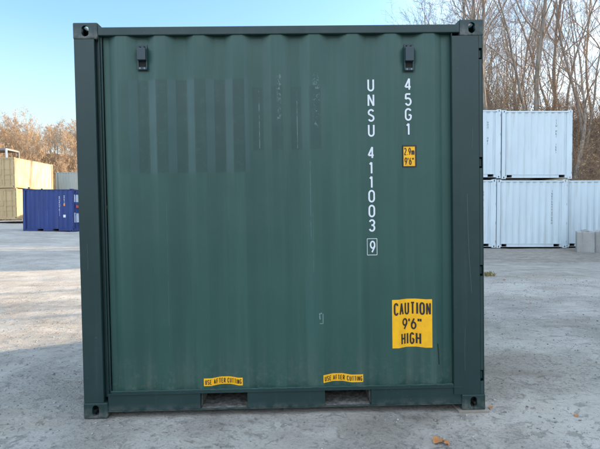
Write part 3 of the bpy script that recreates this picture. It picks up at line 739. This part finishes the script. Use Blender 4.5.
# left side of the yard
t, s = container('shipping_container', 'bright blue container with fork pockets standing on the ground, left of the green one', 'container', (-14.70, 24.15, 0.62), 0, LL, 2.591, M_blue, M_blue, tilt=R(0.9))
vertical_marks(s, 2.18, 2.15, 0.95, .045, M_white_ink, 9)
vertical_marks(s, 2.47, 2.2, 1.75, .045, M_white_ink, 10)
plate(s, 'decal', 2.42, 2.52, 1.56, 1.68, M_orange); plate(s, 'decal', 2.40, 2.56, 0.86, 1.02, M_white_ink)
for (y0_, y1_, z0_, z1_, m_) in ((.25, 1.0, 1.80, 2.25, M_pale), (.45, .8, 1.45, 1.6, M_red), (.25, 1.0, .55, 1.15, M_pale), (1.45, 2.2, 1.5, 2.2, M_pale)):
    bm = bmesh.new(); box(bm, LL - .030, LL - .026, y0_, y1_, z0_, z1_); obj('placard', bm, m_, t)

GB = 'beige containers stacked at the left edge'
def beige(x, y, z, label):
    # doors face the camera: rotate so that the x = L end looks to -y
    t, s = container('shipping_container', label, 'container', (x, y, z), R(-90), 6.058, 2.591, M_beige, M_beige, GB)
    return t, s
zB = tz(-22, 36)
# after a -90 degree turn local +x points to -y and local +y to +x
beige(-24.04, 40.95, zB + 2.62 + .35, 'upper beige container whose long side catches the golden sunlight')
beige(-23.86, 40.80, zB + .35, 'lower beige container standing under the sunlit one')
beige(-26.60, 41.0, zB + 2.62 + .40, 'upper beige container at the very left edge of the picture')
beige(-26.55, 40.9, zB + .40, 'lower beige container at the very left edge of the picture')
# grey pair behind
zG = tz(-21, 44)
t, s = container('shipping_container', 'upper grey container behind the blue one, below the bare hillside', 'container', (-22.55, 43.3, zG + 2.62 - .10), 0, 6.058, 2.591, M_grey, M_grey, 'grey containers behind the blue one')
t, s = container('shipping_container', 'lower grey container behind the blue one, mostly hidden', 'container', (-22.55, 43.3, zG - .10), 0, 6.058, 2.591, M_grey, M_grey, 'grey containers behind the blue one')
# steel stillage on top of the left beige stack
M_steel = paint('grey_steel', (0.16, 0.17, 0.19), 0.5, 0.2)
fr = empty('steel_rack', 'small dark open steel frame on top of the beige stack at the left edge', 'rack', (-26.2, 37.4, zB + 2.62 + .40 + 2.591))
for (x_, y_) in ((0, 0), (2.3, 0), (0, 1.8), (2.3, 1.8)):
    bm = bmesh.new(); box(bm, x_, x_ + .12, y_, y_ + .12, 0, 1.05); obj('post', bm, M_pale if x_ > 1 and y_ == 0 else M_steel, fr)
for y_ in (0, 1.8):
    for z_ in (0.0, 0.92):
        bm = bmesh.new(); box(bm, .122, 2.298, y_ + .01, y_ + .11, z_ + .002, z_ + .12); obj('beam', bm, M_steel, fr)
for x_ in (0, 2.3):
    for z_ in (0.0, 0.92):
        bm = bmesh.new(); box(bm, x_ + .01, x_ + .11, .122, 1.798, z_ + .002, z_ + .12); obj('beam', bm, M_steel, fr)
bm = bmesh.new(); box(bm, .05, 2.37, .05, 1.87, 1.052, 1.08); obj('deck', bm, M_steel, fr)

# concrete blocks
M_conc, t_, b_ = mat('concrete', (0.36, 0.35, 0.33), 0.9, spec=0.2); n_ = N(t_)
c_ = n_.mix(n_.ramp(n_.noise(2.4, 7, 0.65), 0.3, 0.7), (0.27, 0.27, 0.265), (0.40, 0.395, 0.38))
c_ = n_.mix(n_.ramp(n_.noise(7, 5, 0.6, (1, 1, 0.12)), 0.55, 0.75, 0, 0.6), c_, (0.16, 0.15, 0.14))
n_.set(b_, 'Base Color', c_); n_.set(b_, 'Normal', n_.bump(n_.noise(30, 6, 0.7), 0.5, 0.02))
def block(x, y, rz, label, w=0.58, d=1.2, h=0.80):
    b = empty('concrete_block', label, 'concrete block', (x, y, tz(x, y) - 0.01), rz, 'concrete blocks by the white containers')
    bm = bmesh.new(); box(bm, -w / 2, w / 2, -d / 2, d / 2, 0, h, 0.02); obj('body', bm, M_conc, b)
    for yy in (-d / 4, d / 4):
        bm = bmesh.new(); box(bm, -.11, .11, yy - .11, yy + .11, h + .0005, h + .05, 0.015); obj('stud', bm, M_conc, b)
    bm = bmesh.new()
    for i in range(9):
        a0 = math.pi * i / 9; a1 = math.pi * (i + 1) / 9
        cyl(bm, (.06 * math.cos(a0), 0, h - .002 + .07 * math.sin(a0)), (.06 * math.cos(a1), 0, h - .002 + .07 * math.sin(a1)), .008, 6)
    obj('lifting_loop', bm, M_steel, b)
block(13.15, 14.3, R(-30), 'left concrete block in front of the white containers')
block(13.75, 14.05, R(-36), 'right concrete block in front of the white containers, cut by the picture edge', h=0.84)

# unseen containers added beyond the right edge to shade the near yard
for i, (x_, y_, z_) in enumerate(OFF if 'OFF' in globals() else ((10.2, -2.2, 0), (10.2, 0.58, 0), (10.2, -2.2, 1), (10.2, 0.58, 1))):
    container('shipping_container', ('lower' if z_ == 0 else 'upper') + ' unseen white container added for shade off to the right, ' + ('nearer' if y_ < -1 else 'farther') + ' one', 'container',
        (x_, y_, tz(x_, y_) + .05 + 2.9 * z_), R(90) if False else 0, LL, 2.896, M_white, M_white, 'unseen white containers added for shade on the right')

for k, (x_, y_) in enumerate(((17.2, 4.98), (18.0, 11.4))):  # two more unseen containers, added to shade the ground at right
    container('shipping_container', ('nearer' if k == 0 else 'farther') + ' unseen long white container added for shade along the right side of the yard', 'container',
        (x_, y_, tz(x_, y_) + .05), R(90), 6.058, 2.896, M_white, M_white, 'unseen white containers added for shade on the right')

# ------------------------------------------------------------------ trees
def rnd_unit(r):
    v = np.array([r.gauss(0, 1), r.gauss(0, 1), r.gauss(0, 1)]); return v / np.linalg.norm(v)
class Tree:
    def __init__(s, seed): s.r = random.Random(seed); s.poly = {'trunk': [], 'crown': []}
    def limb(s, p, d, length, rad, k, wob, up, tip=0.25):
        pts = [p.copy()]; rs = [rad]; d = d / np.linalg.norm(d)
        for i in range(k):
            d = d + wob * rnd_unit(s.r) + np.array([0, 0, up]); d /= np.linalg.norm(d)
            p = p + d * length / k; pts.append(p.copy()); rs.append(rad * (1 - (1 - tip) * (i + 1) / k))
        return np.array(pts), np.array(rs)
    def grow(s, H, r0, lean=(0, 0), limbs=12, first=0.3, levels=3, dens=(6, 5), spread=0.9, fork=1, twig_r=0.006):
        r = s.r; stems = []
        p0 = np.array([0, 0, -0.3])
        for f in range(fork):
            d = np.array([lean[0] + r.uniform(-.12, .12) * (f > 0) + (f and r.uniform(-.3, .3)), lean[1] + (f and r.uniform(-.25, .25)), 1.0])
            pts, rs = s.limb(p0 + (0.1 * rnd_unit(r) * (f > 0)) * np.array([1, 1, 0]), d, H * (1 if f == 0 else r.uniform(.7, .95)), r0 * (1 if f == 0 else .7), 16, 0.085, 0.035, 0.12)
            s.poly['trunk'].append((pts, rs)); stems.append((pts, rs))
        for pts, rs in stems:
            n_l = limbs if pts is stems[0][0] else limbs // 2
            for i in range(n_l):
                u = first + (1 - first) * ((i + r.random()) / n_l) ** 0.9; u = min(u, .985)
                q = u * (len(pts) - 1); k = int(q); fr_ = q - k
                p = pts[k] * (1 - fr_) + pts[min(k + 1, len(pts) - 1)] * fr_; rr = rs[k] * (1 - fr_) + rs[min(k + 1, len(rs) - 1)] * fr_
                a = r.uniform(0, 2 * math.pi); tl = spread * (1.15 - u * .75)
                d = np.array([math.cos(a) * tl, math.sin(a) * tl, 0.55 + r.uniform(-.1, .5)])
                ln = H * (0.40 * (1 - u) + 0.13) * r.uniform(.7, 1.25)
                P, Rr = s.limb(p, d, ln, max(rr * r.uniform(.38, .62), 0.012), 8, 0.22, 0.10, 0.2)
                s.poly['crown'].append((P, Rr)); s.sub(P, Rr, ln, levels - 1, dens, twig_r)
    def sub(s, P, Rr, ln, lv, dens, twig_r):
        if lv <= 0: return
        r = s.r; n = dens[0] if lv > 1 else dens[1]
        n = max(2, int(n * (0.7 + .6 * r.random())))
        for i in range(n):
            u = 0.18 + 0.80 * (i + r.random()) / n; q = u * (len(P) - 1); k = min(int(q), len(P) - 2); f = q - k
            p = P[k] * (1 - f) + P[k + 1] * f; t = P[k + 1] - P[k]; t /= np.linalg.norm(t)
            d = t + 0.95 * rnd_unit(r) + np.array([0, 0, .12]); l2 = ln * r.uniform(.28, .55) * (1.15 - .5 * u)
            rad = max(twig_r, (Rr[k] * (1 - f) + Rr[k + 1] * f) * .5)
            pp, rr = s.limb(p, d, l2, rad, 5 if lv > 1 else 3, 0.25, 0.05, 0.35)
            rr = np.maximum(rr, twig_r * .7)
            s.poly['crown'].append((pp, rr)); s.sub(pp, rr, l2, lv - 1, dens, twig_r)
    def mesh(s, which, big=0.03):
        Vs, Fs, off = [], [], 0
        for P, Rr in s.poly[which]:
            n = 9 if Rr[0] > 0.12 else (6 if Rr[0] > big else 3)
            t = np.gradient(P, axis=0); t /= np.linalg.norm(t, axis=1)[:, None] + 1e-9
            ref = np.array([0.31, 0.95, 0.05]); a = np.cross(t, ref); a /= np.linalg.norm(a, axis=1)[:, None] + 1e-9; b = np.cross(t, a)
            ang = np.arange(n) * 2 * math.pi / n
            ring = P[:, None] + Rr[:, None, None] * (np.cos(ang)[None, :, None] * a[:, None] + np.sin(ang)[None, :, None] * b[:, None])
            m_ = len(P); Vs.append(ring.reshape(-1, 3)); i, j = np.meshgrid(np.arange(m_ - 1), np.arange(n), indexing='ij'); j2 = (j + 1) % n
            Fs.append(np.stack([i * n + j, i * n + j2, (i + 1) * n + j2, (i + 1) * n + j], -1).reshape(-1, 4) + off); off += m_ * n
        return np.concatenate(Vs), np.concatenate(Fs)
def bark(name, c0, c1):
    M, t, b = mat(name, c0, 0.9, spec=0.2); n = N(t)
    n.set(b, 'Base Color', n.mix(n.ramp(n.noise(5, 6, 0.7, (1, 1, .25)), 0.35, 0.65), c0, c1)); n.set(b, 'Normal', n.bump(n.noise(14, 5, 0.7, (1, 1, .2)), 0.6, 0.03)); return M
M_bark = bark('grey_bark', (0.15, 0.125, 0.105), (0.32, 0.285, 0.25))
M_twig = bark('twig_bark', (0.20, 0.155, 0.125), (0.34, 0.27, 0.215))
M_gold = bark('tan_twigs', (0.27, 0.195, 0.13), (0.42, 0.32, 0.22))
protos = []
for i, (H, r0, lean, limbs, first, fork, dens, spread) in enumerate((
        (17, .14, (.03, 0), 16, .28, 1, (9, 8), .8), (19, .17, (-.05, .02), 18, .34, 2, (9, 8), .7), (14, .10, (.12, 0), 14, .22, 1, (9, 8), .95),
        (18, .12, (.0, .05), 15, .30, 3, (8, 8), .7), (12, .08, (-.10, .05), 13, .18, 2, (9, 8), 1.0), (15, .15, (.42, -.05), 14, .35, 1, (7, 6), .9))):
    T = Tree(100 + i); T.grow(H, r0, lean, limbs, first, 3, dens, spread, fork, 0.006)
    vt, ft = T.mesh('trunk'); vc, fc = T.mesh('crown'); protos.append((vt, ft, vc, fc))
TM = []
def tree_mesh(i):
    vt, ft, vc, fc = protos[i]
    a = bpy.data.meshes.new('x'); bpy.data.meshes.remove(a)
    return vt, ft, vc, fc
cache = {}
def place_tree(i, x, y, s, rz, label, group=None, m=None):
    root = empty('bare_tree', label, 'tree', (x, y, tz(x, y) - .05), rz, group); root.scale = (s, s, s)
    if i not in cache:
        vt, ft, vc, fc = protos[i]
        a = np_obj('trunk', vt, ft, M_bark, root, True); b = np_obj('crown', vc, fc, M_twig, root); cache[i] = (a, b)
    else:
        for o in cache[i]:
            c = o.copy(); COL.objects.link(c); c.parent = root
    return root
GT = 'bare trees on the bank at the right'
named = [
 (5, 19.4, 25.2, .95, 0.5, 'bare tree whose pale trunk leans to the right beyond the white stack'),
 (1, 14.2, 24.6, 1.0, 1.1, 'tall grey bare tree rising right behind the top right white container'),
 (0, 12.6, 27.3, 1.0, 2.9, 'dark bare trunk standing behind the left end of the upper white containers'),
 (3, 22.5, 28.6, 1.05, 0.3, 'many stemmed bare tree at the right edge of the picture'),
 (1, 18.6, 28.2, 1.1, 2.0, 'tallest bare tree, reaching the top of the picture right of the white stack'),
 (4, 10.9, 25.8, 1.0, 0.2, 'crooked bare tree whose twigs show beside the top right corner of the green container')]
for a in named: place_tree(a[0], *a[1:5], a[5], GT)
r = random.Random(5)
spots = []
tries = 0
while len(spots) < 44 and tries < 4000:
    tries += 1
    x = r.uniform(5, 36); y = r.uniform(25, 55)
    if x - 1.5 > (y + 3.3) * 0.95 + 4: continue
    if x - 1.5 < (y + 3.3) * .37: continue
    if all((x - a) ** 2 + (y - b) ** 2 > 3.2 ** 2 for a, b in spots + [(q[1], q[2]) for q in named]): spots.append((x, y))
for k, (x, y) in enumerate(spots): place_tree(k % 5, x, y, r.uniform(.8, 1.1), r.uniform(0, 6.28), 'slender bare tree among many on the wooded bank behind the white containers', 'other bare trees on the right bank')
for k, (i_, x, y, s_) in enumerate(((1, -41.0, 52.5, .50), (3, -37.2, 55.5, .55), (0, -43.8, 51.0, .48), (2, -34.6, 58.0, .6), (3, -39.3, 57.5, .62))):
    place_tree(i_, x, y, s_, k * 1.3, 'pale trunked bare tree standing at the foot of the sunlit hillside on the left', 'pale bare trees at the foot of the left hillside')
# wood on the right, outside the picture
spots2 = []
tries = 0
while len(spots2) < 26 and tries < 3000:
    tries += 1; x = r.uniform(25, 48); y = r.uniform(-12, 20)
    if all((x - a) ** 2 + (y - b) ** 2 > 4.2 ** 2 for a, b in spots2 + spots): spots2.append((x, y))
for k, (x, y) in enumerate(spots2): place_tree(k % 5, x, y, r.uniform(.8, 1.05), r.uniform(0, 6.28), 'bare tree on the bank to the right, outside the picture', 'bare trees beyond the right edge')

# ---- far woods and brush: merged masses nobody could count
def merged(name, kinds, pts, m, label, cat):
    Vs, Fs, off = [], [], 0
    for k, (x, y, s, sz2) in enumerate(pts):
        v, f = kinds[k % len(kinds)]; a = rng.random() * 6.28; ca, sa = math.cos(a), math.sin(a)
        w = np.empty_like(v); w[:, 0] = (v[:, 0] * ca - v[:, 1] * sa) * s + x; w[:, 1] = (v[:, 0] * sa + v[:, 1] * ca) * s + y; w[:, 2] = v[:, 2] * sz2 + tz(x, y)
        Vs.append(w); Fs.append(f + off); off += len(v)
    o = np_obj(name, np.concatenate(Vs), np.concatenate(Fs), m); return tag(o, label, cat, kind='stuff')
kinds = []
for i in range(6):
    T = Tree(300 + i); T.grow(9.0 + i * .5, .10, (r.uniform(-.1, .1), 0), 15, .12, 3, (7, 7), 1.05, 1 + (i % 2), 0.016)
    v1, f1 = T.mesh('trunk'); v2, f2 = T.mesh('crown', 0.06); kinds.append((np.concatenate([v1, v2]), np.concatenate([f1, f2 + len(v1)])))
pts = []
for k in range(420):
    x = r.uniform(-68, -24); y = (r.uniform(50, 72) if k % 2 else r.uniform(58, 96)) + .25 * (x + 45)
    pts.append((x, y, r.uniform(.75, 1.1), r.uniform(.50, .76)))
merged('hillside_wood', kinds, pts, M_gold, 'dense sunlit tan woodland covering the hillside at the left', 'woodland')
# unseen wood added behind the camera as a dark backdrop for reflections
pts = [(r.uniform(-45, 45), r.uniform(-50, -32), r.uniform(.9, 1.3), r.uniform(.9, 1.4)) for k in range(60)]
merged('reflection_wood', kinds, pts, M_twig, 'unseen bare woodland added behind the camera for dark reflections', 'woodland')
# brush with a few yellowing leaves behind the white containers
def brush(seed, H, nst, leaves):
    q = random.Random(seed); T = Tree(seed)
    for i in range(nst):
        p = np.array([q.uniform(-1.2, 1.2), q.uniform(-1.2, 1.2), -.2]); d = np.array([q.uniform(-.5, .5), q.uniform(-.5, .5), 1.])
        P, Rr = T.limb(p, d, H * q.uniform(.6, 1.1), .022, 7, .22, .0, .2); T.poly['crown'].append((P, Rr)); T.sub(P, Rr, H * .6, 2, (6, 5), .006)
    v, f = T.mesh('crown'); tips = np.concatenate([p[-2:] for p, _ in T.poly['crown']])
    rr = np.random.default_rng(seed); idx = rr.integers(0, len(tips), leaves); c = tips[idx] + rr.normal(0, .10, (leaves, 3))
    a = rr.normal(size=(leaves, 3)); a /= np.linalg.norm(a, axis=1)[:, None]; b = np.cross(a, rr.normal(size=(leaves, 3))); b /= np.linalg.norm(b, axis=1)[:, None]
    s = (.03 + .03 * rr.random((leaves, 1))); lv = np.stack([c - a * s, c + b * s * .6, c + a * s, c - b * s * .6], 1).reshape(-1, 3)
    return (v, f), (lv, np.arange(leaves * 4).reshape(-1, 4))
bk = [brush(500 + i, 5.5, 12, 260) for i in range(4)]
M_yleaf, t_, b_ = mat('yellowing_leaves', (0.30, 0.24, 0.06), 0.7); n_ = N(t_)
n_.set(b_, 'Base Color', n_.mix(n_.ramp(n_.noise(1.3, 4), .35, .65), (0.30, 0.23, 0.11), (0.44, 0.31, 0.14)))
pts = []
for k in range(125):
    x = r.uniform(6, 32); y = r.uniform(24, 42)
    pts.append((x, y, r.uniform(.8, 1.3), r.uniform(.5, 1.0) * (1.35 if x < .53 * (y + 3.3) + 1.5 else .75)))
st = rng.bit_generator.state
merged('underbrush', [b[0] for b in bk], pts, M_twig, 'tangled bare underbrush on the bank behind the white containers', 'brush')
rng.bit_generator.state = st
merged('brush_leaves', [b[1] for b in bk], [p for p in pts], M_yleaf, 'sparse yellow brown leaves left on the brush behind the white containers', 'foliage')
